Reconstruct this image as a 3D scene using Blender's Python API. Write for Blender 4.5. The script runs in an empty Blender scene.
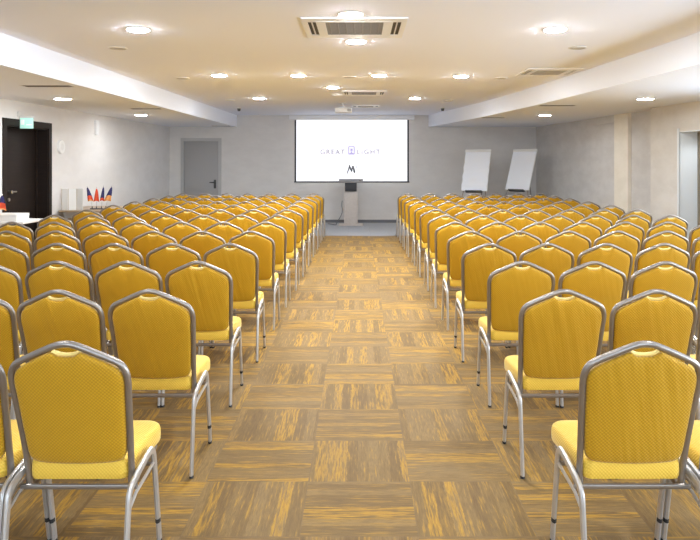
import bpy, bmesh, math, random
from mathutils import Vector, Matrix
random.seed(7)
PI = math.pi
COL = bpy.context.scene.collection
F, CX, CY, CAMH = 690.0, 359.0, 163.0, 1.57   # focal length in pixels, principal point, eye height

# ------------------------------------------------------------------ materials
def new_mat(name):
    m = bpy.data.materials.new(name); m.use_nodes = True
    nt = m.node_tree; b = nt.nodes['Principled BSDF']
    return m, nt, b
def simple(name, col, rough=.5, metal=0., spec=.5, bump=0., bscale=200., emit=None, es=0., vary=0.):
    m, nt, b = new_mat(name)
    b.inputs['Base Color'].default_value = (*col, 1)
    b.inputs['Roughness'].default_value = rough
    b.inputs['Metallic'].default_value = metal
    b.inputs['Specular IOR Level'].default_value = spec
    tc = nt.nodes.new('ShaderNodeTexCoord')
    n = nt.nodes.new('ShaderNodeTexNoise'); n.inputs['Scale'].default_value = bscale; n.inputs['Detail'].default_value = 3
    nt.links.new(tc.outputs['Object'], n.inputs['Vector'])
    if bump:
        bp = nt.nodes.new('ShaderNodeBump'); bp.inputs['Strength'].default_value = bump; bp.inputs['Distance'].default_value = .002
        nt.links.new(n.outputs['Fac'], bp.inputs['Height']); nt.links.new(bp.outputs['Normal'], b.inputs['Normal'])
    if vary:
        mx = nt.nodes.new('ShaderNodeMix'); mx.data_type = 'RGBA'
        mx.inputs[6].default_value = (*[c*(1-vary) for c in col], 1); mx.inputs[7].default_value = (*[min(1, c*(1+vary)) for c in col], 1)
        nt.links.new(n.outputs['Fac'], mx.inputs[0]); nt.links.new(mx.outputs[2], b.inputs['Base Color'])
    if emit:
        b.inputs['Emission Color'].default_value = (*emit, 1); b.inputs['Emission Strength'].default_value = es
    return m

class NT:
    """tiny helper for wiring maths nodes"""
    def __init__(s, nt): s.nt = nt
    def m(s, op, a, b=None, c=None):
        n = s.nt.nodes.new('ShaderNodeMath'); n.operation = op
        for i, v in enumerate((a, b, c)):
            if v is None: continue
            if isinstance(v, (int, float)): n.inputs[i].default_value = v
            else: s.nt.links.new(v, n.inputs[i])
        return n.outputs[0]
    def xyz(s, x, y, z=0.):
        n = s.nt.nodes.new('ShaderNodeCombineXYZ')
        for i, v in enumerate((x, y, z)):
            if isinstance(v, (int, float)): n.inputs[i].default_value = v
            else: s.nt.links.new(v, n.inputs[i])
        return n.outputs[0]
    def noise(s, vec, scale=1., detail=2., rough=.5):
        n = s.nt.nodes.new('ShaderNodeTexNoise'); n.inputs['Scale'].default_value = scale
        n.inputs['Detail'].default_value = detail; n.inputs['Roughness'].default_value = rough
        s.nt.links.new(vec, n.inputs['Vector']); return n.outputs['Fac']
    def mix(s, f, a, b):
        n = s.nt.nodes.new('ShaderNodeMix'); n.data_type = 'RGBA'
        for i, v in ((0, f), (6, a), (7, b)):
            if isinstance(v, (int, float)): n.inputs[i].default_value = v
            elif isinstance(v, tuple): n.inputs[i].default_value = (*v, 1)
            else: s.nt.links.new(v, n.inputs[i])
        return n.outputs[2]
    def ramp(s, f, stops):
        n = s.nt.nodes.new('ShaderNodeValToRGB'); e = n.color_ramp.elements
        while len(e) < len(stops): e.new(.5)
        for k, (p, c) in enumerate(stops): e[k].position = p; e[k].color = (*c, 1)
        s.nt.links.new(f, n.inputs[0]); return n.outputs[0]
    def smooth(s, v, lo, hi):
        n = s.nt.nodes.new('ShaderNodeMapRange'); n.interpolation_type = 'SMOOTHSTEP'
        s.nt.links.new(v, n.inputs[0]); n.inputs[1].default_value = lo; n.inputs[2].default_value = hi
        return n.outputs[0]

def carpet():
    m, nt, b = new_mat('carpet_tiles'); h = NT(nt)
    tc = nt.nodes.new('ShaderNodeTexCoord'); sp = nt.nodes.new('ShaderNodeSeparateXYZ'); nt.links.new(tc.outputs['Object'], sp.inputs[0])
    x, y = sp.outputs[0], sp.outputs[1]
    u = h.m('DIVIDE', h.m('ADD', x, .25+50), .5); v = h.m('DIVIDE', h.m('ADD', y, -3.4+50), .5)
    i, j = h.m('FLOOR', u), h.m('FLOOR', v)
    par = h.m('MODULO', h.m('ADD', h.m('ADD', i, j), 1.), 2.0)           # 0 or 1
    inv = h.m('SUBTRACT', 1., par)
    def wn(a, b_, c=0.):
        n = nt.nodes.new('ShaderNodeTexWhiteNoise'); n.noise_dimensions = '3D'; nt.links.new(h.xyz(a, b_, c), n.inputs['Vector']); return n.outputs['Value']
    rnd = wn(i, j)
    sx = h.m('MULTIPLY', rnd, 37.)
    # across / along coordinate of each tile, chosen by parity
    ac = h.m('ADD', h.m('MULTIPLY', x, par), h.m('MULTIPLY', y, inv))
    al = h.m('ADD', h.m('MULTIPLY', y, par), h.m('MULTIPLY', x, inv))
    fa = h.m('ADD', h.m('MULTIPLY', h.m('FRACT', u), par), h.m('MULTIPLY', h.m('FRACT', v), inv))
    wob = h.noise(h.xyz(h.m('MULTIPLY', ac, 60.), h.m('MULTIPLY', al, 22.), sx), 1., 3., .7)
    fw = h.m('ADD', fa, h.m('MULTIPLY', h.m('SUBTRACT', wob, .5), .045))
    strip = h.m('FLOOR', h.m('MULTIPLY', h.m('ADD', fw, h.m('MULTIPLY', rnd, .09)), 9.))
    r1 = wn(strip, h.m('ADD', i, 7.3), j); r2 = wn(strip, h.m('ADD', i, 19.1), h.m('ADD', j, 3.7))
    fine = h.noise(h.xyz(h.m('MULTIPLY', ac, 170.), h.m('MULTIPLY', al, 16.), sx), 1., 4., .7)
    grain = h.noise(h.xyz(h.m('MULTIPLY', ac, 85.), h.m('MULTIPLY', al, 5.5), h.m('ADD', sx, 5.)), 1., 3., .6)
    patch = h.noise(h.xyz(x, y, 3.), 1.1, 2., .5)
    base = h.ramp(h.m('ADD', h.m('MULTIPLY', r2, .38), h.m('MULTIPLY', grain, .62)), [(.15, (.145, .080, .022)), (.42, (.20, .118, .032)), (.62, (.245, .150, .048)), (.85, (.195, .130, .050))])
    ygate = h.m('MULTIPLY', h.m('MULTIPLY', h.smooth(r1, .48, .80), h.smooth(grain, .38, .60)), .80)
    ygate = h.m('MAXIMUM', ygate, h.m('MULTIPLY', h.smooth(grain, .54, .70), .60))
    col = h.mix(ygate, base, (.50, .265, .018))
    col = h.mix(h.m('MULTIPLY', h.m('SUBTRACT', 1., h.smooth(fine, .30, .62)), .50), col, (.095, .058, .022))
    col = h.mix(h.m('MULTIPLY', h.smooth(patch, .45, .7), .15), col, (.14, .095, .05))
    # blue grey carpet laid in front of the screen wall
    fz = h.smooth(h.m('ADD', y, h.m('MULTIPLY', h.m('SUBTRACT', patch, .5), .25)), 14.75, 15.0)
    gcol = h.mix(fine, (.27, .28, .30), (.46, .47, .49))
    col = h.mix(fz, col, gcol)
    # seams
    fu, fv = h.m('FRACT', u), h.m('FRACT', v)
    e = h.m('MINIMUM', h.m('MINIMUM', fu, h.m('SUBTRACT', 1., fu)), h.m('MINIMUM', fv, h.m('SUBTRACT', 1., fv)))
    col = h.mix(h.m('MULTIPLY', h.m('LESS_THAN', e, .006), .18), col, (.12, .09, .06))
    nt.links.new(col, b.inputs['Base Color'])
    b.inputs['Roughness'].default_value = .72; b.inputs['Specular IOR Level'].default_value = .22
    b.inputs['Sheen Weight'].default_value = .05; b.inputs['Sheen Roughness'].default_value = .5
    bp = nt.nodes.new('ShaderNodeBump'); bp.inputs['Strength'].default_value = .5; bp.inputs['Distance'].default_value = .003
    nt.links.new(fine, bp.inputs['Height']); nt.links.new(bp.outputs['Normal'], b.inputs['Normal'])
    return m

def plaster(name, c1, c2, scale=2.2):
    m, nt, b = new_mat(name); h = NT(nt)
    tc = nt.nodes.new('ShaderNodeTexCoord'); o = tc.outputs['Object']
    mp = nt.nodes.new('ShaderNodeMapping'); mp.inputs['Scale'].default_value = (1, 1, 2.0); nt.links.new(o, mp.inputs[0])
    a = h.noise(mp.outputs[0], scale, 5., .62); f = h.noise(mp.outputs[0], 28., 3., .6)
    fac = h.m('ADD', h.m('MULTIPLY', h.smooth(a, .3, .7), .7), h.m('MULTIPLY', f, .3))
    nt.links.new(h.mix(fac, c1, c2), b.inputs['Base Color'])
    b.inputs['Roughness'].default_value = .8; b.inputs['Specular IOR Level'].default_value = .2
    bp = nt.nodes.new('ShaderNodeBump'); bp.inputs['Strength'].default_value = .25; bp.inputs['Distance'].default_value = .004
    nt.links.new(f, bp.inputs['Height']); nt.links.new(bp.outputs['Normal'], b.inputs['Normal'])
    return m

def fabric(name, weave, c1, c2, creases=False):
    m, nt, b = new_mat(name); h = NT(nt)
    tc = nt.nodes.new('ShaderNodeTexCoord'); sp = nt.nodes.new('ShaderNodeSeparateXYZ'); nt.links.new(tc.outputs['Object'], sp.inputs[0])
    x, y, z = sp.outputs
    q = z if weave == 'back' else h.m('ADD', y, z)
    k = 2*PI/.0135
    p1 = h.m('SINE', h.m('MULTIPLY', x, k)); p2 = h.m('SINE', h.m('MULTIPLY', q, k))
    dots = h.m('MULTIPLY', p1, p2)
    fine = h.noise(tc.outputs['Object'], 420., 2., .6)
    big = h.noise(tc.outputs['Object'], 9., 2., .5)
    fac = h.m('ADD', h.m('MULTIPLY', h.smooth(dots, -.5, .6), .6), h.m('ADD', h.m('MULTIPLY', fine, .2), h.m('MULTIPLY', big, .2)))
    nt.links.new(h.mix(fac, c1, c2), b.inputs['Base Color'])
    b.inputs['Roughness'].default_value = .62; b.inputs['Specular IOR Level'].default_value = .35
    b.inputs['Sheen Weight'].default_value = .4; b.inputs['Sheen Roughness'].default_value = .4
    b.inputs['Sheen Tint'].default_value = (1, .93, .7, 1)
    bp = nt.nodes.new('ShaderNodeBump'); bp.inputs['Strength'].default_value = .45; bp.inputs['Distance'].default_value = .0015
    nt.links.new(dots, bp.inputs['Height'])
    last = bp
    if creases:
        oi = nt.nodes.new('ShaderNodeObjectInfo')
        vec = h.xyz(h.m('MULTIPLY', h.m('ADD', x, h.m('MULTIPLY', z, .22)), 30.), h.m('MULTIPLY', z, 2.2), h.m('MULTIPLY', oi.outputs['Random'], 60.))
        cr = h.noise(vec, 1., 1., .4)
        amt = h.m('MULTIPLY', h.smooth(h.noise(h.xyz(h.m('MULTIPLY', oi.outputs['Random'], 91.), 0., 0.), 1., 0.), .35, .65), 1.)
        b2 = nt.nodes.new('ShaderNodeBump'); b2.inputs['Distance'].default_value = .012
        nt.links.new(h.m('MULTIPLY', amt, .55), b2.inputs['Strength'])
        nt.links.new(cr, b2.inputs['Height']); nt.links.new(bp.outputs['Normal'], b2.inputs['Normal']); last = b2
    nt.links.new(last.outputs['Normal'], b.inputs['Normal'])
    return m

def darkwood(name):
    m, nt, b = new_mat(name); h = NT(nt)
    tc = nt.nodes.new('ShaderNodeTexCoord'); mp = nt.nodes.new('ShaderNodeMapping'); mp.inputs['Scale'].default_value = (3, 3, 40); nt.links.new(tc.outputs['Object'], mp.inputs[0])
    f = h.noise(mp.outputs[0], 1., 4., .6)
    nt.links.new(h.mix(f, (.006, .004, .003), (.024, .014, .010)), b.inputs['Base Color'])
    b.inputs['Roughness'].default_value = .6; b.inputs['Specular IOR Level'].default_value = .25; return m

MAT = dict(
    carpet=carpet(),
    ceil=simple('white_painted_ceiling', (.83, .86, .97), .85, spec=.2, bump=.1, bscale=60),
    wall_b=plaster('warm_textured_wallpaper', (.61, .58, .53), (.70, .675, .63)),
    soffit=simple('white_painted_soffit', (.82, .85, .92), .8, spec=.2, bump=.1, bscale=60),
    wall=plaster('grey_textured_wallpaper', (.64, .615, .585), (.70, .675, .645)),
    wall_r=plaster('beige_textured_wallpaper', (.56, .54, .515), (.66, .645, .62)),
    wall_l=plaster('textured_wallpaper_lit', (.69, .67, .65), (.75, .73, .71)),  # paler copy of the grey wallpaper, side light put into its colour
    cream=plaster('cream_pilaster_paint', (.74, .69, .58), (.82, .77, .67)),
    reveal=simple('pale_door_reveal', (.70, .74, .76), .6, bump=.1),
    back=fabric('yellow_diamond_weave_shaded', 'back', (.40, .20, .003), (.60, .335, .007), True),  # darker copy of the seat fabric, shade put into the back's colour
    seat=fabric('yellow_seat_fabric_lit', 'seat', (.72, .44, .035), (.84, .56, .08)),  # lighter copy of the back fabric, top light put into its colour
    grip=simple('pale_yellow_grip', (.92, .70, .22), .5, bump=.1),
    steel=simple('silver_grey_enamel_tube', (.32, .285, .25), .35, .75, bump=.03, bscale=90),
    leg=simple('grey_enamel_leg_lit', (.56, .54, .51), .33, .6, bump=.03, bscale=90),  # base colour lightened to stand in for light from above
    rubber=simple('black_rubber', (.02, .02, .02), .7, bump=.1),
    white=simple('white_plastic', (.82, .82, .81), .4, bump=.03),
    offw=simple('off_white_plastic', (.70, .69, .66), .45, bump=.03),
    dark=simple('dark_grey_plastic', (.06, .06, .06), .5, bump=.05),
    slot=simple('dark_vent_recess', (.07, .065, .06), .7, bump=.05),
    fin=simple('taupe_grille', (.30, .275, .24), .5, bump=.05),
    vent=simple('beige_grille', (.50, .47, .42), .5, bump=.05),
    lamp=simple('lamp_diffuser', (.9, .9, .9), .5, emit=(.88, .935, 1.), es=455.),
    lamp_d=simple('dimmed_lamp_diffuser', (.9, .9, .9), .5, emit=(.93, .96, 1.), es=200.),
    lamp_s=simple('lamp_diffuser_side', (.9, .9, .9), .5, emit=(.93, .96, 1.), es=90.),
    screen=simple('screen_fabric', (.85, .85, .86), .8, emit=(.93, .95, 1.), es=.62),
    black=simple('black_border', (.03, .03, .035), .6, bump=.05),
    ink=simple('faint_grey_print', (.36, .34, .38), .8, emit=(.5, .48, .55), es=.55),
    lilac=simple('faint_lilac_print', (.34, .30, .5), .8, emit=(.5, .45, .72), es=.5),
    inkd=simple('dark_grey_print', (.12, .12, .13), .8, emit=(.2, .2, .22), es=.3),
    wood=simple('pale_ash_veneer', (.52, .47, .43), .45, vary=.12, bscale=18, bump=.05),
    tabletop=simple('light_brown_laminate', (.42, .31, .20), .4, vary=.15, bscale=14, bump=.05),
    lect=simple('grey_lectern_top', (.22, .21, .21), .4, bump=.05),
    door=simple('grey_painted_door', (.36, .35, .34), .5, bump=.05, bscale=30),
    dframe=simple('grey_painted_frame', (.46, .45, .435), .5, bump=.05, bscale=30),
    dwood=darkwood('dark_wenge_veneer'),
    brass=simple('satin_nickel', (.65, .63, .60), .3, 1., bump=.02),
    olive=simple('olive_brown_panel', (.20, .17, .12), .5, vary=.1, bscale=9),
    paper=simple('white_paper', (.80, .82, .86), .7, bump=.1, bscale=20),
    cloth=simple('white_table_linen', (.80, .78, .74), .85, bump=.3, bscale=90),
    card=simple('white_card', (.82, .80, .76), .6, bump=.05),
    cardedge=simple('beige_card_edge', (.55, .48, .38), .6, bump=.05),
    navy=simple('navy_flag_cloth', (.03, .03, .13), .8, bump=.2),
    red=simple('red_flag_cloth', (.78, .09, .03), .8, bump=.2),
    orange=simple('orange_flag_cloth', (.85, .38, .12), .8, bump=.2),
    exitg=simple('pale_green_lit_panel', (.35, .62, .54), .4, emit=(.55, .95, .84), es=.4),
    exitw=simple('white_pictogram', (.8, .9, .88), .4, emit=(.95, 1., .98), es=.3),
    glow=simple('frosted_sconce_glass', (.75, .75, .74), .5, bump=.03),
    skirt=simple('dark_grey_baseboard', (.14, .14, .15), .5, bump=.05),
    steelw=simple('white_tube', (.75, .75, .74), .35, bump=.03),
)

# ------------------------------------------------------------------ mesh helpers
def bx(bm, x0, x1, y0, y1, z0, z1, bev=0., M=None):
    r = bmesh.ops.create_cube(bm, size=1)
    vs = r['verts']
    for v in vs: v.co = Vector(((x0+x1)/2+v.co.x*(x1-x0), (y0+y1)/2+v.co.y*(y1-y0), (z0+z1)/2+v.co.z*(z1-z0)))
    if bev:
        es = list({e for v in vs for e in v.link_edges})
        r2 = bmesh.ops.bevel(bm, geom=es, offset=bev, segments=2, affect='EDGES', profile=.5)
        vs = [v for v in r2['verts']]
        vs = list({v for f in r2['faces'] for v in f.verts} | set(vs))
    if M is not None: bmesh.ops.transform(bm, matrix=M, verts=[v for v in vs if v.is_valid])
    return vs
def tube(bm, pts, r, n=8, ry=None, caps=True):
    """sweep an ellipse (r across, ry along the second axis) along a path"""
    ry = ry or r; pts = [Vector(p) for p in pts]; rings = []
    ref = None
    for i, p in enumerate(pts):
        t = (pts[min(i+1, len(pts)-1)] - pts[max(i-1, 0)]).normalized()
        if ref is None:
            ref = Vector((1, 0, 0)) if abs(t.x) < .8 else Vector((0, 1, 0))
        a = (ref - t*ref.dot(t)).normalized(); ref = a; b_ = t.cross(a)
        rings.append([bm.verts.new(p + a*math.cos(2*PI*k/n)*r + b_*math.sin(2*PI*k/n)*ry) for k in range(n)])
    for A, B in zip(rings, rings[1:]):
        for k in range(n): bm.faces.new((A[k], A[(k+1) % n], B[(k+1) % n], B[k]))
    if caps: bm.faces.new(rings[0][::-1]); bm.faces.new(rings[-1])
def rings_loft(bm, rings, cap0=True, cap1=True):
    R = [[bm.verts.new(p) for p in ring] for ring in rings]; n = len(R[0])
    for A, B in zip(R, R[1:]):
        for k in range(n): bm.faces.new((A[k], A[(k+1) % n], B[(k+1) % n], B[k]))
    if cap0: bm.faces.new(R[0][::-1])
    if cap1: bm.faces.new(R[-1])
def disc(bm, x, y, z0, z1, r0, r1, n=28):
    rings_loft(bm, [[(x+r*math.cos(2*PI*k/n), y+r*math.sin(2*PI*k/n), z) for k in range(n)] for r, z in ((r0, z0), (r1, z1))])
def catmull(P, sub=5):
    P = [Vector(p) for p in P]; out = []
    for i in range(len(P)-1):
        a, b, c, d = P[max(i-1, 0)], P[i], P[i+1], P[min(i+2, len(P)-1)]
        for s in range(sub):
            t = s/sub
            out.append(.5*((2*b)+(c-a)*t+(2*a-5*b+4*c-d)*t*t+(3*b-a-3*c+d)*t**3))
    out.append(P[-1]); return out
def obj(name, bm, mat, parent=None, smooth=True, loc=None, rot=None):
    bmesh.ops.recalc_face_normals(bm, faces=bm.faces[:])
    me = bpy.data.meshes.new(name); bm.to_mesh(me); bm.free()
    for m in (mat if isinstance(mat, list) else [mat]): me.materials.append(m)
    if smooth:
        for p in me.polygons: p.use_smooth = True
        me.set_sharp_from_angle(angle=math.radians(40))
    o = bpy.data.objects.new(name, me); COL.objects.link(o)
    if parent: o.parent = parent
    if loc: o.location = loc
    if rot: o.rotation_euler = rot
    return o
def tag(o, label, cat, group=None):
    o['label'] = label; o['category'] = cat
    if group: o['group'] = group
    return o
def thing(name, label, cat, loc=(0, 0, 0), rz=0., group=None):
    o = bpy.data.objects.new(name, None); COL.objects.link(o); o.empty_display_size = .1
    o.location = loc; o.rotation_euler = (0, 0, rz)
    return tag(o, label, cat, group)
def struct(name, bm, mat, label, parent=None, **k):
    o = obj(name, bm, mat, parent, **k)
    if not parent: o['kind'] = 'structure'; o['label'] = label; o['category'] = name.split('_')[0]
    return o
def struct_root(name, label, loc=(0, 0, 0), rz=0.):
    o = thing(name, label, name.split('_')[0], loc, rz); o['kind'] = 'structure'; return o
def box_obj(name, mat, parent, *a, bev=0., **k):
    bm = bmesh.new(); bx(bm, *a, bev=bev); return obj(name, bm, mat, parent, **k)
ORD = ['first', 'second', 'third', 'fourth', 'fifth', 'sixth', 'seventh', 'eighth', 'ninth', 'tenth', 'eleventh', 'twelfth', 'thirteenth']

# ------------------------------------------------------------------ room shell
H, HS, YF, YB = 2.83, 2.52, 18.2, -3.0        # main ceiling, dropped side ceilings, far wall, wall behind
def xl(y): return -5.0 - (YF-y)*.0324          # left wall
def xr(y):                                     # right wall (steps in at y = 11.95)
    if y > 11.95: return 4.67 + (YF-y)*.1
    if y > 10.2: return 5.05 + (11.95-y)*.125
    return 5.27
def quad(bm, pts, M=None): return bm.faces.new([bm.verts.new(p) for p in pts])
def prism(bm, poly, z0, z1):
    A = [bm.verts.new((p[0], p[1], z0)) for p in poly]; B = [bm.verts.new((p[0], p[1], z1)) for p in poly]; n = len(poly)
    for k in range(n): bm.faces.new((A[k], A[(k+1) % n], B[(k+1) % n], B[k]))
    bm.faces.new(A[::-1]); bm.faces.new(B)

bm = bmesh.new(); prism(bm, [(-6.2, YB-.1), (6.2, YB-.1), (6.2, YF+.3), (-6.2, YF+.3)], -.1, 0)
struct('floor', bm, MAT['carpet'], 'brown and yellow basket weave carpet tiles', smooth=False)
bm = bmesh.new(); prism(bm, [(-6.2, YB-.1), (6.2, YB-.1), (6.2, YF+.3), (-6.2, YF+.3)], H, H+.1)
struct('ceiling', bm, MAT['ceil'], 'white flat main ceiling over the aisle', smooth=False)
bm = bmesh.new(); prism(bm, [(-6.2, YB), (-3.66, YB), (-3.22, YF), (-6.2, YF)], HS, H)
struct('trim_1', bm, MAT['soffit'], 'white dropped ceiling along the left wall', smooth=False)
E = catmull([(3.45, YB, 0), (3.42, 2, 0), (3.28, 6.4, 0), (3.08, 9.2, 0), (2.86, 11.7, 0), (2.50, 14.5, 0), (1.83, YF, 0)], 6)
bm = bmesh.new(); prism(bm, [(p.x, p.y) for p in E] + [(6.2, YF), (6.2, YB)], HS, H)
struct('trim_2', bm, MAT['soffit'], 'white dropped ceiling along the right wall')

bm = bmesh.new()   # far wall with an opening for the grey door
DX0, DX1, DT = -4.65, -3.68, 2.18
for a in ((-6.2, DX0, 0, H), (DX1, 6.2, 0, H), (DX0, DX1, DT, H)): bx(bm, a[0], a[1], YF, YF+.2, a[2], a[3])
bx(bm, DX0, DX1, YF+.12, YF+.2, 0, DT)
struct('wall_far', bm, MAT['wall'], 'grey textured wallpaper wall behind the projection screen', smooth=False)
def wall_run(bm, pts_z):
    for (x0, y0, x1, y1, z0, z1, t) in pts_z:
        s = 1 if t > 0 else -1
        poly = [(x0, y0), (x1, y1), (x1+t, y1), (x0+t, y0)]
        prism(bm, poly, z0, z1)
DY0, DY1, DTL = 10.27, 11.57, 2.14   # left dark door opening
bm = bmesh.new()
wall_run(bm, [(xl(YB), YB, xl(DY0), DY0, 0, H, -.35), (xl(DY1), DY1, xl(YF), YF, 0, H, -.35),
              (xl(DY0), DY0, xl(DY1), DY1, DTL, H, -.35)])
struct('wall_left', bm, MAT['wall_l'], 'textured wallpaper wall on the left, painted paler as lit', smooth=False)
# right wall: far stretch
bm = bmesh.new(); wall_run(bm, [(xr(11.951), 11.951, xr(YF), YF, 0, H, .6)])
struct('wall_right', bm, MAT['wall_r'], 'beige textured wallpaper wall on the far right', smooth=False)
OY0, OY1, OT = 9.95, 11.11, 2.075    # opening in the near stretch
WIN = [(6.6, 8.8), (3.2, 5.6), (-.4, 2.2)]
bm = bmesh.new()
segs = [(OY1, 11.95, 0, H), (OY0, OY1, OT, H), (8.8, OY0, 0, H)]
y = 8.8
for (a, b) in WIN:
    if b < y: segs.append((b, y, 0, H))
    segs.append((a, b, 0, .85)); segs.append((a, b, 2.1, H)); y = a
segs.append((YB, y, 0, H))
for (a, b, z0, z1) in segs:
    if a < 10.2 < b: wall_run(bm, [(xr(a), a, xr(10.2)*1., 10.2, z0, z1, .42), (xr(10.2001), 10.2, xr(b), b, z0, z1, .42)])
    else: wall_run(bm, [(xr(a), a, xr(b), b, z0, z1, .42)])
struct('wall_near_right', bm, MAT['wall_b'], 'beige wallpapered wall stretch with the doorway on the right', smooth=False)
bm = bmesh.new(); WX = 4.0
for a in ((-6.2, -WX, 0, H), (WX, 6.2, 0, H), (-WX, WX, 0, .6), (-WX, WX, 2.5, H)): bx(bm, a[0], a[1], YB-.2, YB, a[2], a[3])
struct('wall_behind', bm, MAT['wall'], 'grey wall behind the last row', smooth=False)
def window(n, axis, a, b, z0, z1, c):
    r = struct_root('window_%d' % n, 'tall unseen window out of frame')
    bm = bmesh.new(); w = .05
    n_m = max(2, round((b-a)/1.1))
    def seg(s0, s1, q0, q1):
        if axis == 'y': bx(bm, c, c+.06, s0, s1, q0, q1)
        else: bx(bm, s0, s1, c-.06, c, q0, q1)
    seg(a, b, z0, z0+w); seg(a, b, z1-w, z1)
    for k in range(n_m+1):
        p = a + (b-a-w)*k/n_m; seg(p, p+w, z0+w, z1-w)
    obj('window_frame', bm, MAT['white'], r, smooth=False)
for n, (a, b) in enumerate(WIN): window(n+1, 'y', a, b, .85, 2.1, 5.32)
window(4, 'x', -WX, WX, .6, 2.5, YB-.06)  # rear window is added, an unseen opening for the fill lamp

# cream pilaster strip on the right wall and the shadow-gap niche beside it
bm = bmesh.new(); wall_run(bm, [(xr(13.12)-.065, 13.12, xr(13.68)-.065, 13.68, 0, HS, .10)])
struct('trim_3', bm, MAT['cream'], 'cream vertical pilaster strip on the right wall', smooth=False)
bm = bmesh.new(); wall_run(bm, [(xr(13.68)-.06, 13.68, xr(15.0)-.03, 15.0, 2.37, HS, .09)])
struct('trim_4', bm, MAT['wall_r'], 'shallow bulkhead beside the cream pilaster', smooth=False)
# pale doorway reveal and olive panel behind it
bm = bmesh.new()
wall_run(bm, [(xr(OY1), OY1-.012, xr(OY1), OY1, 0, OT, .46)])
wall_run(bm, [(xr(OY0), OY0, xr(OY1), OY1-.012, OT-.012, OT, .46)])
wall_run(bm, [(xr(OY1)-.012, OY1-.012, xr(OY1)-.012, OY1+.05, 0, OT+.05, .02)])
struct('trim_5', bm, MAT['reveal'], 'pale lining of the doorway on the right', smooth=False)
bm = bmesh.new(); bx(bm, 5.44, 5.48, OY0-.2, OY1-.02, .0, OT-.012)
d = struct('door_3', bm, MAT['olive'], 'olive brown door leaf inside the right doorway', smooth=False)
bm = bmesh.new(); tube(bm, [(5.44, 10.1, 1.0), (5.39, 10.1, 1.0), (5.39, 10.24, 1.0)], .01); obj('handle', bm, MAT['brass'], d)

# baseboards
bm = bmesh.new(); bx(bm, DX1+.08, 4.66, YF-.015, YF, 0, .075); bx(bm, -4.98, DX0-.08, YF-.015, YF, 0, .075)
struct('baseboard_far', bm, MAT['skirt'], 'dark baseboard under the screen wall', smooth=False)
bm = bmesh.new(); wall_run(bm, [(xl(DY1+.1)+.015, DY1+.1, xl(YF)+.015, YF, 0, .075, -.02), (xl(YB)+.015, YB, xl(DY0-.1)+.015, DY0-.1, 0, .075, -.02)])
struct('baseboard_left', bm, MAT['skirt'], 'dark baseboard along the left wall', smooth=False)
bm = bmesh.new(); wall_run(bm, [(xr(11.96)-.015, 11.96, xr(13.1)-.015, 13.1, 0, .075, .02), (xr(13.7)-.015, 13.7, xr(YF)-.015, YF, 0, .075, .02)])
struct('baseboard_right', bm, MAT['skirt'], 'dark baseboard along the right wall', smooth=False)

# grey door in the far wall
r = struct_root('door_2', 'plain grey door with a dark lever handle in the far wall', (0, YF, 0))
bm = bmesh.new()
for a in ((DX0-.05, DX0+.03, 0, DT+.05), (DX1-.03, DX1+.05, 0, DT+.05), (DX0+.03, DX1-.03, DT-.03, DT+.05)): bx(bm, a[0], a[1], -.02, .06, a[2], a[3])
obj('door_frame', bm, MAT['dframe'], r, smooth=False)
leaf = box_obj('door_leaf', MAT['door'], r, DX0+.035, DX1-.035, .01, .05, .01, DT-.035, bev=.003)
bm = bmesh.new(); bx(bm, -3.83, -3.77, -.008, .01, .90, 1.13, bev=.004)
tube(bm, [(-3.80, .01, 1.06), (-3.80, -.05, 1.06), (-3.93, -.05, 1.06)], .013)
obj('handle', bm, MAT['dark'], leaf)

# dark door in the left wall (local frame: x = into room, y = along the wall)
ang = math.atan(.0324)
r = struct_root('door_1', 'dark wenge door in a wide dark frame in the left wall', (xl(DY0), DY0, 0), -ang)
W = (DY1-DY0)/math.cos(ang)
bm = bmesh.new(); bx(bm, 0, .02, -.10, 0, 0, DTL+.1); bx(bm, 0, .02, W, W+.10, 0, DTL+.1); bx(bm, 0, .02, 0, W, DTL, DTL+.1)
bx(bm, -.30, 0, -.0, .02, 0, DTL); bx(bm, -.30, 0, W-.02, W, 0, DTL); bx(bm, -.30, 0, .02, W-.02, DTL-.02, DTL)
bx(bm, -.19, -.165, .02, .05, 0, DTL-.02); bx(bm, -.19, -.165, W-.06, W-.02, 0, DTL-.02)
obj('door_frame', bm, MAT['dwood'], r, smooth=False)
leaf = box_obj('door_leaf', MAT['dwood'], r, -.24, -.195, .024, W-.024, .01, DTL-.024, bev=.003)
bm = bmesh.new(); tube(bm, [(-.195, .42, 1.12), (-.13, .42, 1.12)], .026, 14); tube(bm, [(-.14, .42, 1.12), (-.14, .56, 1.12)], .012)
obj('handle', bm, MAT['brass'], leaf)
bm = bmesh.new(); tube(bm, [(-.195, .42, 1.0), (-.175, .42, 1.0)], .026, 14); obj('lock_rosette', bm, MAT['brass'], leaf)

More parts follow.
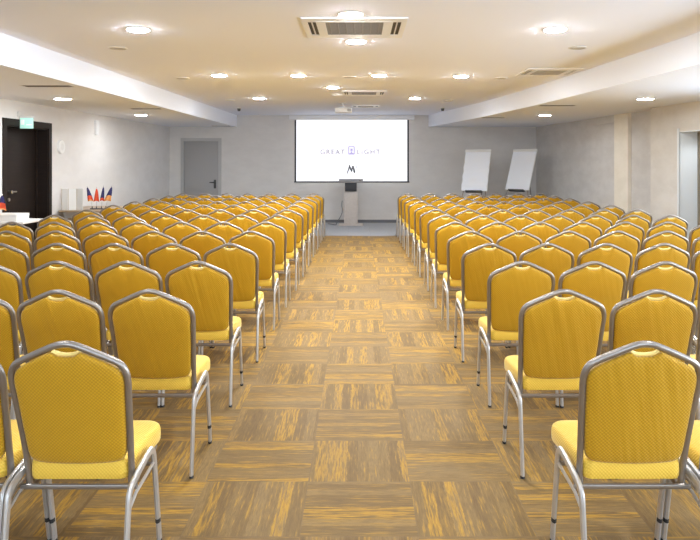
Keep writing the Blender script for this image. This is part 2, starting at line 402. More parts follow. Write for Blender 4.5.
# ------------------------------------------------------------------ the banquet chair
def yb(z): return -.12 - .14*max(0, (z-.40)/.53)**1.15          # lean of the back
FR = [(.182, .20, .374), (.185, .0, .370), (.188, -.06, .356), (.190, -.095, .350), (.191, -.122, .375), (.1925, -.124, .42), (.195, yb(.50), .50), (.201, yb(.62), .62),
      (.2075, yb(.74), .74), (.2095, yb(.785), .785), (.206, yb(.816), .816), (.193, yb(.842), .842), (.168, yb(.861), .861), (.10, yb(.893), .893),
      (.05, yb(.915), .915), (.022, yb(.924), .924), (0, yb(.926), .926)]
def frame_mesh():
    h = catmull(FR, 4); full = h + [Vector((-p.x, p.y, p.z)) for p in reversed(h[:-1])]
    bm = bmesh.new(); tube(bm, full, .0125, 10, .0125)
    return bm
def panel_outline():
    R = []
    # right half, bottom centre to top centre, just inside the tube
    half = [(0, .452), (.06, .453), (.12, .456), (.155, .462), (.172, .475), (.181, .50), (.186, .56), (.191, .64), (.195, .73), (.198, .775),
            (.194, .806), (.182, .829), (.156, .848), (.12, .867), (.085, .884), (.058, .896), (.046, .893), (.032, .884), (.015, .881), (0, .880)]
    P = [Vector((a, b, 0)) for a, b in half]
    P = catmull(P, 2)
    full = P + [Vector((-p.x, p.y, 0)) for p in reversed(P[1:-1])]
    return [(p.x, p.y) for p in full]
def backrest_mesh():
    out = panel_outline(); cz = .67
    bm = bmesh.new()
    S = [(1., .004), (.993, .011), (.975, .016), (.93, .0195), (.8, .022), (.55, .0245), (.25, .026)]
    def ring(s, t, sgn):
        return [(x*s, yb(cz+(z-cz)*s) - .010*(1-(x*s/.2)**2) + sgn*t, cz+(z-cz)*s) for x, z in out]
    rings = [ring(s, t, -1) for s, t in reversed(S)] + [ring(s, t, 1) for s, t in S]
    rings_loft(bm, rings); return bm
def grip_mesh():
    bm = bmesh.new()
    pts = catmull([(-.052, yb(.898)+.004, .899), (-.034, yb(.888)+.004, .889), (0, yb(.885)+.004, .8845), (.034, yb(.888)+.004, .889), (.052, yb(.898)+.004, .899)], 4)
    tube(bm, pts, .010, 8, .0075); return bm
def seat_outline(s=1.):
    pts = []
    def corner(cx, cy, r, a0, a1, n=6):
        for k in range(n+1):
            a = a0+(a1-a0)*k/n; pts.append((cx+r*math.cos(a), cy+r*math.sin(a)))
    corner(.142, .205-.062+.06, .062, 0, PI/2); corner(-.142, .205-.062+.06, .062, PI/2, PI)
    corner(-.150, -.115, .032, PI, 1.5*PI); corner(.150, -.115, .032, 1.5*PI, 2*PI)
    return pts
def seat_mesh():
    o = seat_outline(); bm = bmesh.new(); cy = .05
    S = [(.955, .392), (.985, .394), (1., .402), (1.004, .425), (1., .447), (.985, .457), (.955, .4635), (.9, .468), (.75, .473), (.5, .477), (.2, .479)]
    # seat bows a little higher at the sides' middle: keep the cushion crown
    rings_loft(bm, [[(x*s, cy+(y-cy)*s, z) for x, y in o] for s, z in S]); return bm
LX = .2175
def rear_leg_mesh(s):
    P = [(s*LX, -.282, .012), (s*LX, -.262, .16), (s*LX, -.234, .345), (s*LX, -.222, .378), (s*LX, -.19, .398), (s*LX, -.10, .416), (s*LX, -.02, .428)]
    bm = bmesh.new(); tube(bm, catmull(P, 3), .0105, 8, .0165); return bm
def front_leg_mesh(s):
    P = [(s*LX, -.02, .428), (s*LX, .03, .428), (s*LX, .060, .408), (s*LX, .075, .370), (s*LX, .095, .28), (s*LX, .15, .012)]
    bm = bmesh.new(); tube(bm, catmull(P, 3), .0105, 8, .0165); return bm
def foot_mesh(s, y, dy):
    bm = bmesh.new(); tube(bm, [(s*LX, y, 0), (s*LX, y+dy, .016)], .0108, 8, .0172); return bm
def brace_mesh(s):
    bm = bmesh.new(); tube(bm, [(s*LX, -.246, .315), (s*LX, -.15, .348), (s*LX, .078, .365)], .0065, 6, .008); return bm
def band_mesh(s):
    bm = bmesh.new(); tube(bm, [(s*LX, .131, .095), (s*LX, .128, .112)], .0108, 8, .0172); return bm
CH = {}
def keep(name, bm, mat):
    o = obj(name, bm, mat); CH.setdefault('objs', []).append(o); return o.data
P_frame = keep('back_frame', frame_mesh(), MAT['steel']); P_back = keep('backrest', backrest_mesh(), MAT['back'])
P_grip = keep('hand_grip', grip_mesh(), MAT['grip']); P_seat = keep('seat', seat_mesh(), MAT['seat'])
P_rl = {s: keep('leg', rear_leg_mesh(s), MAT['leg']) for s in (-1, 1)}
P_fl = {s: keep('leg', front_leg_mesh(s), MAT['leg']) for s in (-1, 1)}
P_br = {s: keep('side_brace', brace_mesh(s), MAT['leg']) for s in (-1, 1)}
P_rf = {s: keep('rubber_foot', foot_mesh(s, -.284, .004), MAT['rubber']) for s in (-1, 1)}
P_ff = {s: keep('rubber_foot', foot_mesh(s, .152, -.006), MAT['rubber']) for s in (-1, 1)}
P_bd = {s: keep('dark_band', band_mesh(s), MAT['rubber']) for s in (-1, 1)}
bm = bmesh.new(); tube(bm, [(-LX, -.135, .362), (LX, -.135, .362)], .008, 8, .011); P_c1 = keep('cross_bar', bm, MAT['steel'])
bm = bmesh.new(); tube(bm, [(-LX, .065, .362), (LX, .065, .362)], .008, 8, .011); P_c2 = keep('cross_bar', bm, MAT['steel'])
for o in CH['objs']: bpy.data.objects.remove(o)

def child(name, me, parent, label=None):
    o = bpy.data.objects.new(name, me); COL.objects.link(o); o.parent = parent
    if label: o['label'] = label
    return o
def build_chair(label, group, loc, rz, level):
    t = thing('banquet_chair', label, 'chair', loc, rz, group)
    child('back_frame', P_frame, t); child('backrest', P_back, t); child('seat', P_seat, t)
    for s in (-1, 1):
        a = child('leg', P_rl[s], t); b = child('leg', P_fl[s], t)
        if level < 2: child('side_brace', P_br[s], t)
        if level < 1:
            child('rubber_foot', P_rf[s], a); child('rubber_foot', P_ff[s], b); child('dark_band', P_bd[s], b)
    if level < 2: child('hand_grip', P_grip, t, 'pale yellow hand grip')
    child('cross_bar', P_c1, t)
    if level < 1: child('cross_bar', P_c2, t)
    return t
protos = {}
def copy_tree(o, parent=None):
    c = o.copy(); COL.objects.link(c)
    if parent: c.parent = parent
    for ch in o.children: copy_tree(ch, c)
    return c
NCH = 0
# distance of each row's aisle seat from the middle of the aisle, nearest row first
AISLE = {-1: [1.045, 1.052, 1.045, 1.020, 1.012, 1.008, .990, .985, .980, .975, .967, .960, .953],
         1: [1.020, 1.032, 1.058, 1.036, 1.048, 1.043, 1.060, 1.053, 1.058, 1.038, 1.035, 1.033, 1.030]}
for side in (-1, 1):
    sn = 'left' if side < 0 else 'right'
    for k in range(13):
        for c in range(7):
            X = side*(AISLE[side][k] + c*(.4575 if side < 0 else .4615))
            ytop = 2.46 + k*1.0
            yc = ytop + .26
            xe = abs(X) - .22
            lim = (CX if side < 0 else 700-CX)
            if xe*F/(yc+.28) > lim + 4: continue            # wholly outside the photograph
            level = 0 if k < 4 else (1 if k < 8 else 2)
            where = 'seat nearest the aisle' if c == 0 else ('outermost seat from aisle' if c == 6 else '%s seat from aisle' % ORD[c])
            label = 'yellow banquet chair %s of aisle, %s row from camera, %s' % (sn, ORD[k], where)
            loc = (X + random.uniform(-.0001, .0001), yc + random.uniform(-.012, .012), 0); rz = random.uniform(-.0004, .0004)
            g = 'yellow banquet chairs in rows %s of the aisle' % sn
            if level not in protos:
                protos[level] = build_chair(label, g, loc, rz, level)
            else:
                t = copy_tree(protos[level]); t.location = loc; t.rotation_euler = (0, 0, rz); t['label'] = label; t['group'] = g
            NCH += 1
print('chairs', NCH)

# ------------------------------------------------------------------ ceiling fittings
def cpt(px, py, h):      # the point of the ceiling at height h that the photograph shows at px, py
    y = (h-CAMH)*F/(CY-py); return ((px-CX)*y/F, y)
def downlight(x, y, z, label, group, d=.205, mat='lamp'):
    t = thing('downlight', label, 'ceiling light', (x, y, z), 0, group)
    n = 28
    bm = bmesh.new(); rings_loft(bm, [[(rr*math.cos(2*PI*k/n), rr*math.sin(2*PI*k/n), zz) for k in range(n)] for rr, zz in ((d/2+.012, 0), (d/2+.012, -.006), (d/2, -.012), (d/2-.006, -.006), (d/2-.006, 0))], False, False)
    obj('trim_ring', bm, MAT['white'], t)
    R = d/2-.007
    bm = bmesh.new(); rings_loft(bm, [[(R*rr*math.cos(2*PI*k/n), R*rr*math.sin(2*PI*k/n), zz) for k in range(n)] for rr, zz in ((1, -.002), (1, -.008), (.96, -.014), (.85, -.018), (.6, -.021), (.25, -.023))]); obj('diffuser', bm, MAT[mat], t)
    return t
DL = [(351, 14, 'round downlight on the near side of the large cassette vent'), (356, 41, 'round downlight just beyond the large cassette vent'),
      (138, 29, 'nearest round downlight above the left seating block'), (555, 29, 'nearest round downlight above the right seating block'),
      (219, 75, 'round downlight second from left in the row of four'), (298, 75, 'round downlight left of the aisle centre in the row of four'),
      (379, 75, 'round downlight right of the aisle centre in the row of four'), (461, 76, 'rightmost round downlight in the row of four'),
      (333, 87, 'round downlight left of the narrow middle cassette vent'),
      (259, 98, 'farthest left round downlight on the main ceiling'), (415, 98, 'farthest right round downlight on the main ceiling')]
DL[4] = (219, 75, 'leftmost round downlight in the row of four')
for px, py, lab in DL:
    x, y = cpt(px, py, H); downlight(x, y, H, lab, 'downlights in the main ceiling')
SL = [(63, 98.4, 'nearer round downlight in the dropped ceiling above the dark door'), (141, 114.6, 'farther round downlight in the left dropped ceiling'),
      (645.6, 98.5, 'nearer round downlight in the right dropped ceiling by the doorway'), (545, 115, 'farther round downlight in the right dropped ceiling')]
for px, py, lab in SL:
    x, y = cpt(px, py, HS); downlight(x, y, HS, lab, 'downlights in the dropped side ceilings', .24, 'lamp_s')
for x, y in ((-2.0, 2.6), (2.0, 2.6), (0, 3.0), (-2.0, -1), (2.0, -1)):
    downlight(x, y, H, 'round downlight overhead, above the camera', 'overhead downlights', mat='lamp_d')

def cassette(x, y, z, size, label, fin='fin'):
    t = thing('ceiling_cassette', label, 'air conditioner', (x, y, z), 0, 'cassette air vents in the main ceiling')
    a = size/2; g = a*.56
    bm = bmesh.new(); T = .012
    s0, s1 = a*.74, a*.90                         # side slots
    bx(bm, -a, -s1, -a, a, -T, 0); bx(bm, s1, a, -a, a, -T, 0)
    bx(bm, -s1, s1, s1, a, -T, 0); bx(bm, -s1, s1, -a, -s1, -T, 0)
    bx(bm, -s0, s0, s0, s1, -T*.75, 0); bx(bm, -s0, s0, -s1, -s0, -T*.75, 0)
    for q in (-1, 1):
        xx = sorted((q*g, q*s0)); bx(bm, xx[0], xx[1], -s0, s0, -T, 0)
        bx(bm, *sorted((q*s0, q*s1)), s0*.9, s1, -T, 0); bx(bm, *sorted((q*s0, q*s1)), -s1, -s0*.9, -T, 0)
    bx(bm, -g, g, g*1.15, s0, -T, 0); bx(bm, -g, g, -s0, -g*1.15, -T, 0)
    obj('panel', bm, MAT['white'], t, smooth=False)
    for q in (-1, 1):
        sl = box_obj('air_slot', MAT['slot'], t, *sorted((q*s0, q*s1)), -s0*.9, s0*.9, -.004, 0, smooth=False)
        m = (q*(s0+s1)/2)
        box_obj('vane', MAT['offw'], sl, m-.006, m+.006, -s0*.88, s0*.88, -.011, -.004, smooth=False)
    gr = box_obj('grille_recess', MAT['slot'], t, -g, g, -g*1.15, g*1.15, -.004, 0, smooth=False)
    bm = bmesh.new(); n = 34
    for i in range(n):
        yy = -g*1.15 + (i+.5)*2*g*1.15/n; bx(bm, -g, g, yy-.0035, yy+.0035, -.009, -.004)
    for i in range(7):
        xx = -g + (i+.5)*2*g/7; bx(bm, xx-.005, xx+.004, -g*1.15, g*1.15, -.011, -.009)
    obj('grille', bm, MAT[fin], t, smooth=False)
cassette(-.04, 6.43, H, .93, 'large square cassette vent with dark slots, nearest over the aisle')
cassette(.09, 12.4, H, .78, 'flat looking cassette vent over the aisle near the projector')
cassette(2.62, 9.55, H, .74, 'pale beige cassette vent beside the right dropped ceiling', 'vent')
cassette(.15, 15.3, H, .60, 'small farthest cassette vent behind the projector')
def slot_vent(px, py, w, label):
    x, y = cpt(px, py, HS)
    t = thing('slot_diffuser', label, 'vent', (x, y, HS), 0, 'slot vents in the dropped side ceilings')
    bm = bmesh.new(); d = .20
    for a in ((-w/2, w/2, -d/2, -d/2+.015), (-w/2, w/2, d/2-.015, d/2), (-w/2, -w/2+.02, -d/2+.015, d/2-.015), (w/2-.02, w/2, -d/2+.015, d/2-.015)): bx(bm, a[0], a[1], a[2], a[3], -.003, 0)
    obj('frame', bm, MAT['offw'], t, smooth=False)
    box_obj('air_slot', MAT['slot'], t, -w/2+.02, w/2-.02, -d/2+.015, d/2-.015, -.0025, 0, smooth=False)
    bm = bmesh.new()
    for q in (-.03, .03): bx(bm, -w/2+.02, w/2-.02, q-.004, q+.004, -.005, -.0025)
    obj('blade', bm, MAT['slot'], t, smooth=False)
slot_vent(48, 86, .62, 'dark slot vent nearest in the left dropped ceiling')
slot_vent(146, 108.7, .55, 'dark slot vent midway along the left dropped ceiling')
slot_vent(221, 126, .5, 'slot vent at the far end of the left dropped ceiling')
slot_vent(557, 105.5, .62, 'dark slot vent nearest in the right dropped ceiling')
slot_vent(493, 117.6, .5, 'slot vent farther along the right dropped ceiling')
SP = [(118, 48, 'flush grey disc beside the nearest left downlight'), (183, 78, 'flush grey disc left of the row of four downlights'), (230, 100, 'flush grey disc near the far left corner of ceiling'),
      (577.5, 47.6, 'flush grey disc beside the nearest right downlight'), (501, 78, 'flush grey disc left of the beige cassette vent'), (448, 100.6, 'flush grey disc near the far right end of ceiling'),
      (349.5, 77, 'flush grey disc over the aisle between middle downlights')]
for px, py, lab in SP:
    x, y = cpt(px, py, H)
    t = thing('ceiling_speaker', lab, 'ceiling speaker', (x, y, H), 0, 'flush round speakers in the ceiling')
    bm = bmesh.new(); disc(bm, 0, 0, -.008, 0, .085, .09); obj('grille', bm, MAT['vent'], t)
    bm = bmesh.new(); n = 24
    rings_loft(bm, [[(rr*math.cos(2*PI*k/n), rr*math.sin(2*PI*k/n), zz) for k in range(n)] for rr, zz in ((.091, 0), (.100, 0), (.098, -.006), (.086, -.010), (.086, 0))], False, False)
    obj('trim_ring', bm, MAT['offw'], t)
for px, py, lab in ((239, 107, 'small dark ceiling sensor near the left dropped ceiling'), (442.6, 107, 'small dark ceiling sensor near the right dropped ceiling')):
    x, y = cpt(px, py+.8, H)
    t = thing('smoke_detector', lab, 'smoke detector', (x, y, H), 0, 'ceiling sensors')
    bm = bmesh.new(); disc(bm, 0, 0, -.015, 0, .05, .055, 20); obj('base', bm, MAT['offw'], t)
    bm = bmesh.new(); disc(bm, 0, 0, -.075, -.015, .030, .042, 20); obj('sensor_head', bm, MAT['dark'], t)
x, y = cpt(337, 94, H)
t = thing('access_point', 'white round fitting beside the middle cassette vent', 'ceiling fitting', (x, y, H))
bm = bmesh.new(); disc(bm, 0, 0, -.03, 0, .09, .11); obj('cover', bm, MAT['white'], t)
bm = bmesh.new(); disc(bm, 0, 0, -.036, -.03, .04, .04); obj('lens', bm, MAT['glow'], t)

# projector on its ceiling mount
PY = 14.6
t = thing('projector', 'pale ceiling projector hanging in front of the screen', 'projector', (-.34, PY, H))
bm = bmesh.new(); disc(bm, 0, 0, -.012, 0, .07, .07); tube(bm, [(0, 0, -.01), (.0, 0, -.04), (.03, 0, -.085)], .018, 10); bx(bm, -.05, .11, -.07, .07, -.10, -.085)
obj('mount', bm, MAT['offw'], t)
b_ = box_obj('body', MAT['offw'], t, -.17, .19, -.14, .14, -.20, -.10, bev=.015)
bm = bmesh.new(); tube(bm, [(.10, .13, -.15), (.10, .17, -.15)], .04, 16); obj('lens', bm, MAT['dark'], b_)
bm = bmesh.new()
for i in range(6): bx(bm, .10+i*.012, .104+i*.012, -.146, -.139, -.18, -.12)
obj('vent_slots', bm, MAT['dark'], b_, smooth=False)

# ------------------------------------------------------------------ projection screen
SX0, SX1, SZ0, SZ1, SY = -1.69, 1.31, 1.06, 2.70, YF-.10
t = thing('projection_screen', 'wide white projection screen hanging on the far wall', 'screen', ((SX0+SX1)/2, SY, 0))
w = (SX1-SX0)/2
box_obj('casing', MAT['white'], t, -w-.14, w+.14, -.05, .095, SZ1-.0, H-.005, bev=.01)
cv = box_obj('canvas', MAT['screen'], t, -w+.045, w-.045, -.002, .002, SZ0+.03, SZ1, smooth=False)
bm = bmesh.new(); bx(bm, -w, -w+.045, -.004, .004, SZ0+.03, SZ1); bx(bm, w-.045, w, -.004, .004, SZ0+.03, SZ1)
obj('black_border', bm, MAT['black'], t, smooth=False)
bm = bmesh.new(); tube(bm, [(-w-.01, 0, SZ0+.015), (w+.01, 0, SZ0+.015)], .018, 12); obj('bottom_bar', bm, MAT['black'], t)
def text(name, s, size, x, z, mat, parent, sx=1.):
    cu = bpy.data.curves.new(name, 'FONT'); cu.body = s; cu.size = size; cu.align_x = 'CENTER'; cu.align_y = 'CENTER'; cu.extrude = .001
    cu.space_character = sx; cu.offset = .006
    o = bpy.data.objects.new('tmp', cu); COL.objects.link(o)
    dg = bpy.context.evaluated_depsgraph_get(); me = bpy.data.meshes.new_from_object(o.evaluated_get(dg)); bpy.data.objects.remove(o)
    me.transform(Matrix.Translation((x, -.004, z)) @ Matrix.Rotation(PI/2, 4, 'X'))
    me.materials.clear(); me.materials.append(mat)
    q = bpy.data.objects.new(name, me); COL.objects.link(q); q.parent = parent; return q
SC = (YF-.1)/F
def scr(px, py): return ((px-CX)*SC - (SX0+SX1)/2, CAMH-(py-CY)*SC)
x, z = scr(332.5, 152.2); text('lettering', 'GREAT', .18, x, z, MAT['ink'], t, 1.25)
x, z = scr(368.5, 152.2); text('lettering', 'LIGHT', .18, x, z, MAT['ink'], t, 1.3)
ex, ez = scr(351.5, 150.3)
bm = bmesh.new()
bx(bm, ex-.085, ex+.085, -.005, -.0025, ez-.115, ez-.085); bx(bm, ex-.085, ex+.085, -.005, -.0025, ez+.085, ez+.11)
bx(bm, ex-.085, ex-.055, -.005, -.0025, ez-.085, ez+.085); bx(bm, ex+.055, ex+.085, -.005, -.0025, ez-.085, ez+.085)
bx(bm, ex-.03, ex+.03, -.005, -.0025, ez-.03, ez+.05)
quadp = [(ex-.055, ez-.085), (ex+.055, ez-.085), (ex, ez-.03)]
A = [bm.verts.new((a, -.004, b)) for a, b in quadp]; bm.faces.new(A)
obj('emblem', bm, MAT['lilac'], t, smooth=False)
bm = bmesh.new()
for px, py, n, g in ((352, 157.8, 5, 2.3), (352, 162.5, 9, 1.9)):
    for i in range(n):
        qx, qz = scr(px+(i-(n-1)/2)*g, py); bx(bm, qx-.012, qx+.012, -.005, -.0025, qz-.010, qz+.010)
obj('small_print', bm, MAT['ink'], t, smooth=False)
bm = bmesh.new()
def stroke(pts, wd):
    P = [scr(*p) for p in pts]
    for (x0, z0), (x1, z1) in zip(P, P[1:]):
        d = Vector((x1-x0, z1-z0)).normalized(); n = Vector((-d.y, d.x))*wd/2
        A = [bm.verts.new((a, -.004, b)) for a, b in ((x0+n.x, z0+n.y), (x1+n.x, z1+n.y), (x1-n.x, z1-n.y), (x0-n.x, z0-n.y))]; bm.faces.new(A)
stroke([(347.3, 173.6), (349.8, 164.6)], .030); stroke([(349.4, 166.5), (352.0, 171.5)], .045); stroke([(351.2, 171.5), (353.0, 166)], .030)
stroke([(352.8, 166), (354.8, 173)], .050); stroke([(355.8, 165), (357.2, 169)], .014)
obj('dark_motif', bm, MAT['inkd'], t, smooth=False)

# ------------------------------------------------------------------ lectern
LY = 17.45
t = thing('lectern', 'pale wooden lectern with grey top and black front box', 'lectern', (-.205, LY, 0))
box_obj('base_plate', MAT['wood'], t, -.30, .30, -.22, .22, 0, .035, bev=.006)
box_obj('column', MAT['wood'], t, -.17, .17, -.12, .12, .035, .98, bev=.008)
box_obj('front_box', MAT['black'], t, -.145, .145, -.20, -.12, .86, 1.08, bev=.006)
bm = bmesh.new(); bx(bm, -.31, .31, -.26, .22, 1.075, 1.125, bev=.008); bx(bm, -.31, .31, .19, .22, 1.125, 1.16)
bx(bm, -.15, .15, -.11, .12, .98, 1.075)
obj('top', bm, MAT['lect'], t)
t = thing('microphone', 'thin gooseneck microphone at the right end of the lectern top', 'microphone', (.035, LY-.05, 1.126))
bm = bmesh.new(); disc(bm, 0, 0, 0, .015, .03, .025, 16); obj('base', bm, MAT['dark'], t)
bm = bmesh.new(); tube(bm, catmull([(0, 0, .01), (0, 0, .08), (-.002, -.005, .14), (-.005, -.01, .18)], 4), .0035, 6); g = obj('gooseneck', bm, MAT['offw'], t)
bm = bmesh.new(); tube(bm, [(-.005, -.01, .18), (-.008, -.015, .21)], .009, 8); obj('head', bm, MAT['offw'], g)
bm = bmesh.new(); tube(bm, catmull([(-.425, LY, .62), (-.435, LY, .5), (-.42, LY, .38), (-.45, LY, .25), (-.56, LY, .06), (-.58, LY, .011), (-.66, LY+.1, .010), (-.80, LY+.3, .010)], 5), .009, 6)
tag(obj('cable', bm, MAT['skirt']), 'dark cable hanging down the left side of the lectern', 'cable')

# ------------------------------------------------------------------ flip charts
def flipchart(x, y, yaw, lean, zt, label, wavy):
    t = thing('flip_chart', label, 'flip chart', (x, y, 0), yaw, 'flip charts in the far right corner')
    M = Matrix.Translation((0, 0, zt)) @ Matrix.Rotation(-lean, 4, 'X')
    Hh = 1.06; Wd = .63
    bm = bmesh.new(); bx(bm, -Wd/2, Wd/2, .0, .02, -Hh, 0, M=M); obj('board', bm, MAT['offw'], t, smooth=False)
    bm = bmesh.new(); bx(bm, -Wd/2-.005, Wd/2+.005, -.022, .0, -.065, .004, bev=.004, M=M); obj('clamp_bar', bm, MAT['offw'], t)
    bm = bmesh.new(); ny, nx = 28, 6; grid = []
    for side in (0, 1):
        for i in range(ny+1):
            row = []
            for j in range(nx+1):
                v = i/ny; u = j/nx
                off = (.012*math.sin(v*26+.6) * v**.4 if wavy else 0)
                xx = (-.5+u)*(Wd-.015) + (off if j in (0, nx) else off*.4)
                yy = -.006 - (.004 if side else .0) - abs(.02*wavy*v*math.sin(v*17+u*2)) * (1 if True else 0)
                row.append(bm.verts.new(M @ Vector((xx, yy-.002, -.05 - v*(Hh-.055)))))
            grid.append(row)
    n1 = ny+1
    for s in (0, 1):
        for i in range(ny):
            for j in range(nx):
                g0, g1 = grid[s*n1+i], grid[s*n1+i+1]; bm.faces.new((g0[j], g0[j+1], g1[j+1], g1[j]))
    for i in range(ny):
        for j in (0, nx): bm.faces.new((grid[i][j], grid[i+1][j], grid[n1+i+1][j], grid[n1+i][j]))
    for i in (0, ny):
        for j in range(nx): bm.faces.new((grid[i][j], grid[i][j+1], grid[n1+i][j+1], grid[n1+i][j]))
    obj('paper_pad', bm, MAT['paper'], t)
    bm = bmesh.new(); bx(bm, -.20, .20, -.07, .03, -Hh-.035, -Hh-.005, M=M); obj('pen_tray', bm, MAT['dark'], t)
    a = M @ Vector((0, .02, -.30))
    for sx in (-1, 1):
        p0 = M @ Vector((sx*.20, .03, -.2)); p1 = M @ Vector((sx*.27, .03, -Hh))
        d = (p1-p0); k = (p1.z-.0)/(-d.z); p2 = p1 + d*k
        bm = bmesh.new(); tube(bm, [p0, p1, Vector((p2.x, p2.y, .015))], .013, 8); l = obj('leg', bm, MAT['steel'], t)
        bm = bmesh.new(); tube(bm, [Vector((p2.x, p2.y, 0)), Vector((p2.x, p2.y, .03))], .018, 8); obj('rubber_foot', bm, MAT['rubber'], l)
    p0 = M @ Vector((0, .03, -.12)); p2 = Vector((0, p0.y+.55, .015))
    bm = bmesh.new(); tube(bm, [p0, p2], .013, 8); l = obj('leg', bm, MAT['steel'], t)
    bm = bmesh.new(); tube(bm, [Vector((0, p2.y, 0)), Vector((0, p2.y, .03))], .018, 8); obj('rubber_foot', bm, MAT['rubber'], l)
# yaw turns the face toward the aisle
flipchart(2.90, 16.75, -.44, .38, 1.89, 'left flip chart with wavy edged white paper', 1)
flipchart(4.04, 16.75, -.72, .41, 1.90, 'right flip chart with straight blank white paper', 0)

# ------------------------------------------------------------------ left wall fittings
t = thing('exit_sign', 'pale green lit sign panel above the dark door', 'exit sign', (xl(10.62), 10.62, 0), -ang)
bm = bmesh.new(); bx(bm, 0, .02, -.03, .03, 2.28, 2.36, bev=.003); bx(bm, .02, .25, -.012, .012, 2.265, 2.29); obj('bracket', bm, MAT['offw'], t)
p = box_obj('panel', MAT['exitg'], t, .03, .235, -.008, .008, 2.10, 2.265, bev=.003)
bm = bmesh.new(); bx(bm, .045, .10, -.011, -.008, 2.16, 2.235)
bx(bm, .13, .215, -.011, -.008, 2.15, 2.165)
obj('pictogram', bm, MAT['exitw'], p, smooth=False)
y0 = 13.5
t = thing('wall_sconce', 'tall narrow white half round wall lamp high on left wall', 'wall lamp', (xl(y0), y0, 2.26), -ang)
bm = bmesh.new(); n = 12
rings_loft(bm, [[(.0+math.sin(PI*k/n)*.07*s, -math.cos(PI*k/n)*.07*s, z) for k in range(n+1)] for z, s in ((-.145, .72), (-.14, .8), (-.05, .92), (.07, 1.), (.135, 1.), (.14, .95))])
obj('shade', bm, MAT['glow'], t); box_obj('back_plate', MAT['white'], t, -.005, .008, -.055, .055, -.12, .12)
y0 = 12.0
t = thing('thermostat', 'round white wall device between dark door and wall lamp', 'wall device', (xl(y0), y0, 1.85), -ang)
bm = bmesh.new(); tube(bm, [(0, 0, 0), (.03, 0, 0), (.04, 0, 0)], .115, 24); obj('cover', bm, MAT['white'], t)
bm = bmesh.new(); tube(bm, [(.04, 0, 0), (.046, 0, 0)], .06, 20); obj('dial', bm, MAT['glow'], t)
# ------------------------------------------------------------------ tables by the left wall
def RL(x, y): return x, y
t = thing('side_table', 'brown topped side table with rounded corners by the left wall', 'table', (-4.72, 12.45, 0), -ang)
bm = bmesh.new(); out = []
for cx, cy, a0 in ((.32, .52, 0), (-.32, .52, PI/2), (-.32, -.52, PI), (.32, -.52, 1.5*PI)):
    for k in range(7): a = a0+PI/2*k/6; out.append((cx+.13*math.cos(a), cy+.13*math.sin(a)))
rings_loft(bm, [[(x*s, y*s, z) for x, y in out] for s, z in ((.985, .725), (1, .73), (1, .75), (.99, .755))]); obj('tabletop', bm, MAT['tabletop'], t)
bm = bmesh.new(); rings_loft(bm, [[(x*s, y*s, z) for x, y in out] for s, z in ((.86, .62), (.90, .725))]); obj('apron', bm, MAT['dframe'], t)
for sx in (-1, 1):
    for sy in (-1, 1):
        bm = bmesh.new(); tube(bm, [(sx*.33, sy*.50, 0), (sx*.33, sy*.50, .64)], .022, 10); obj('leg', bm, MAT['steelw'], t)
TZ = .755
t = thing('display_board', 'white folding display board standing on the brown side table', 'display board', (0, 0, TZ))
xs = [(-4.98, 11.98), (-4.93, 11.93), (-4.78, 12.02), (-4.64, 11.93), (-4.56, 12.02)]
pan = [(-5.15, 11.96, -5.035, 11.92), (-5.025, 11.92, -4.90, 11.96), (-4.89, 11.96, -4.77, 11.92)]
for (x0, y0, x1, y1) in pan:
    a = math.atan2(y1-y0, x1-x0); L = math.hypot(x1-x0, y1-y0)
    bm = bmesh.new(); bx(bm, 0, L, -.004, .004, 0, .37); p = obj('panel', bm, MAT['card'], t, smooth=False, loc=(x0, y0, 0), rot=(0, 0, a))
    bm = bmesh.new(); bx(bm, -.004, .008, -.007, -.004, 0, .37); obj('edge_strip', bm, MAT['cardedge'], p, smooth=False)
def flag(x, y, z, tilt, hgt, cloth, label, w=.15, drop=.23):
    t = thing('table_flag', label, 'flag', (x, y, z), 0, 'small table flags by the left wall')
    top = Vector((math.sin(tilt)*hgt, 0, math.cos(tilt)*hgt))
    bm = bmesh.new(); tube(bm, [(0, 0, .0), top*.5, top], .004, 6)
    bmesh.ops.create_uvsphere(bm, u_segments=8, v_segments=6, radius=.009, matrix=Matrix.Translation(top)); obj('pole', bm, MAT['brass'], t)
    bm = bmesh.new(); nu, nv = 8, 10; g = []
    for i in range(nv+1):
        v = i/nv; row = []
        for j in range(nu+1):
            u = j/nu; wd = w*(.18+.82*v**.8)
            cx = top.x*(1-.75*v)
            row.append(bm.verts.new((cx+(u-.5)*wd, .012*math.sin(u*9+v*2)*(.3+v) - .010, top.z-.012-v*drop-(.03*abs(u-.5)))))
        g.append(row)
    for i in range(nv):
        for j in range(nu):
            f = bm.faces.new((g[i][j], g[i+1][j], g[i+1][j+1], g[i][j+1]))
            k = 0
            if (i+.5)/nv > cloth[3]: k = 1
            if (i+.5)/nv > cloth[4]: k = 2
            f.material_index = k
    f_ = obj('flag_cloth', bm, [MAT[c] for c in cloth[:3]], t)
    so = f_.modifiers.new('s', 'SOLIDIFY'); so.thickness = .002
FY = 12.15; PXM = FY/F
def fx(px): return (px-CX)*PXM
t = thing('flag_stand', 'small dark stand holding table flags on the side table', 'flag stand', (fx(99), FY, TZ))
bm = bmesh.new(); bx(bm, -.15, .15, -.035, .035, 0, .018, bev=.004); obj('base', bm, MAT['dark'], t)
for q in (-.12, -.045, .045, .12):
    bm = bmesh.new(); tube(bm, [(q, 0, .018), (q, 0, .05)], .009, 8); obj('socket', bm, MAT['dark'], t)
z = TZ+.051
flag(fx(99)-.12, FY, z, -.22, .36, ('navy', 'red', 'orange', .55, .85), 'leftmost small table flag, navy over red', .12, .24)
flag(fx(99)-.045, FY, z, .02, .33, ('red', 'red', 'red', .5, .9), 'small all red table flag, second from left', .11, .22)
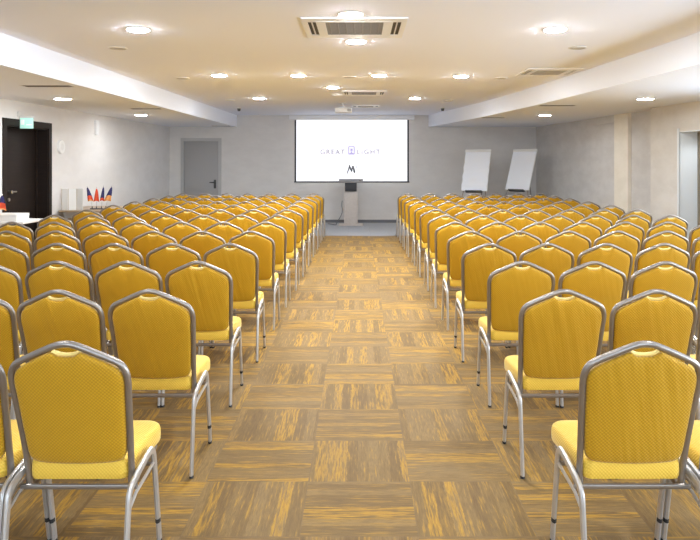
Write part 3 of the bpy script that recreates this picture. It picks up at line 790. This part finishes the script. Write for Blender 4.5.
flag(fx(99)+.045, FY, z, .10, .36, ('navy', 'navy', 'red', .4, .80), 'narrow dark navy table flag, third from left', .09, .24)
flag(fx(99)+.12, FY, z, .28, .37, ('navy', 'orange', 'orange', .60, .95), 'rightmost small table flag, navy over orange', .14, .24)

t = thing('folding_table', 'white topped folding table in front of the dark door', 'table', (-4.88, 9.80, 0), -ang)
box_obj('tabletop', MAT['cloth'], t, -.30, .27, -.30, .30, .725, .76, bev=.008)
for sx in (-1, 1):
    for sy in (-1, 1):
        bm = bmesh.new(); tube(bm, [(sx*.24-.015, sy*.25, 0), (sx*.24-.015, sy*.25, .73)], .016, 8); obj('leg', bm, MAT['steel'], t)
t = thing('paper_box', 'low white box lying on the white folding table', 'box', (-4.93, 9.72, .76), -ang)
box_obj('box_body', MAT['card'], t, -.22, .20, -.17, .17, 0, .075, bev=.004); box_obj('lid', MAT['card'], t, -.224, .204, -.174, .174, .06, .098, bev=.004)
flag(-5.03, 9.70, .858, .06, .27, ('navy', 'red', 'orange', .45, .9), 'navy and red flag at the left edge on white box', .16, .2)

# ------------------------------------------------------------------ light
def area(x, y, z, sx, sy, power, col, rot):
    l = bpy.data.lights.new('daylight_or_fill', 'AREA'); l.shape = 'RECTANGLE'; l.size = sx; l.size_y = sy; l.energy = power; l.color = col
    o = bpy.data.objects.new('daylight_or_fill', l); COL.objects.link(o); o.location = (x, y, z); o.rotation_euler = rot
for a, b in WIN: area(5.62, (a+b)/2, 1.45, 1.15, b-a-.1, (75, 130, 190)[WIN.index((a, b))], (.72, .85, 1.), (0, PI/2-.05, 0))
area(0, YB-.3, 1.55, 2*WX-.1, 1.8, 250, (.62, .79, 1.), (PI/2+.75, 0, 0))  # added fill lamp outside the made-up rear window
area(5.40, 10.5, 1.9, .25, .8, 4, (.85, .93, 1.), (0, 0, 0))
w = bpy.data.worlds.new('World'); bpy.context.scene.world = w; w.use_nodes = True
w.node_tree.nodes['Background'].inputs[0].default_value = (.80, .88, 1, 1); w.node_tree.nodes['Background'].inputs[1].default_value = .6

# ------------------------------------------------------------------ camera
cd = bpy.data.cameras.new('camera'); cam = bpy.data.objects.new('camera', cd); COL.objects.link(cam)
cd.sensor_fit = 'HORIZONTAL'; cd.sensor_width = 36; cd.lens = 36*F/700
cam.location = (0, 0, CAMH); cam.rotation_euler = (PI/2, 0, 0)
cd.shift_x = -(CX-350)/700; cd.shift_y = -(270-CY)/700; cd.clip_end = 60
sc = bpy.context.scene; sc.camera = cam
sc.view_settings.view_transform = 'Standard'; sc.view_settings.look = 'None'; sc.view_settings.gamma = 1; sc.view_settings.exposure = .36
sc.cycles.max_bounces = 10; sc.cycles.diffuse_bounces = 8; sc.cycles.glossy_bounces = 3; sc.cycles.sample_clamp_indirect = 6
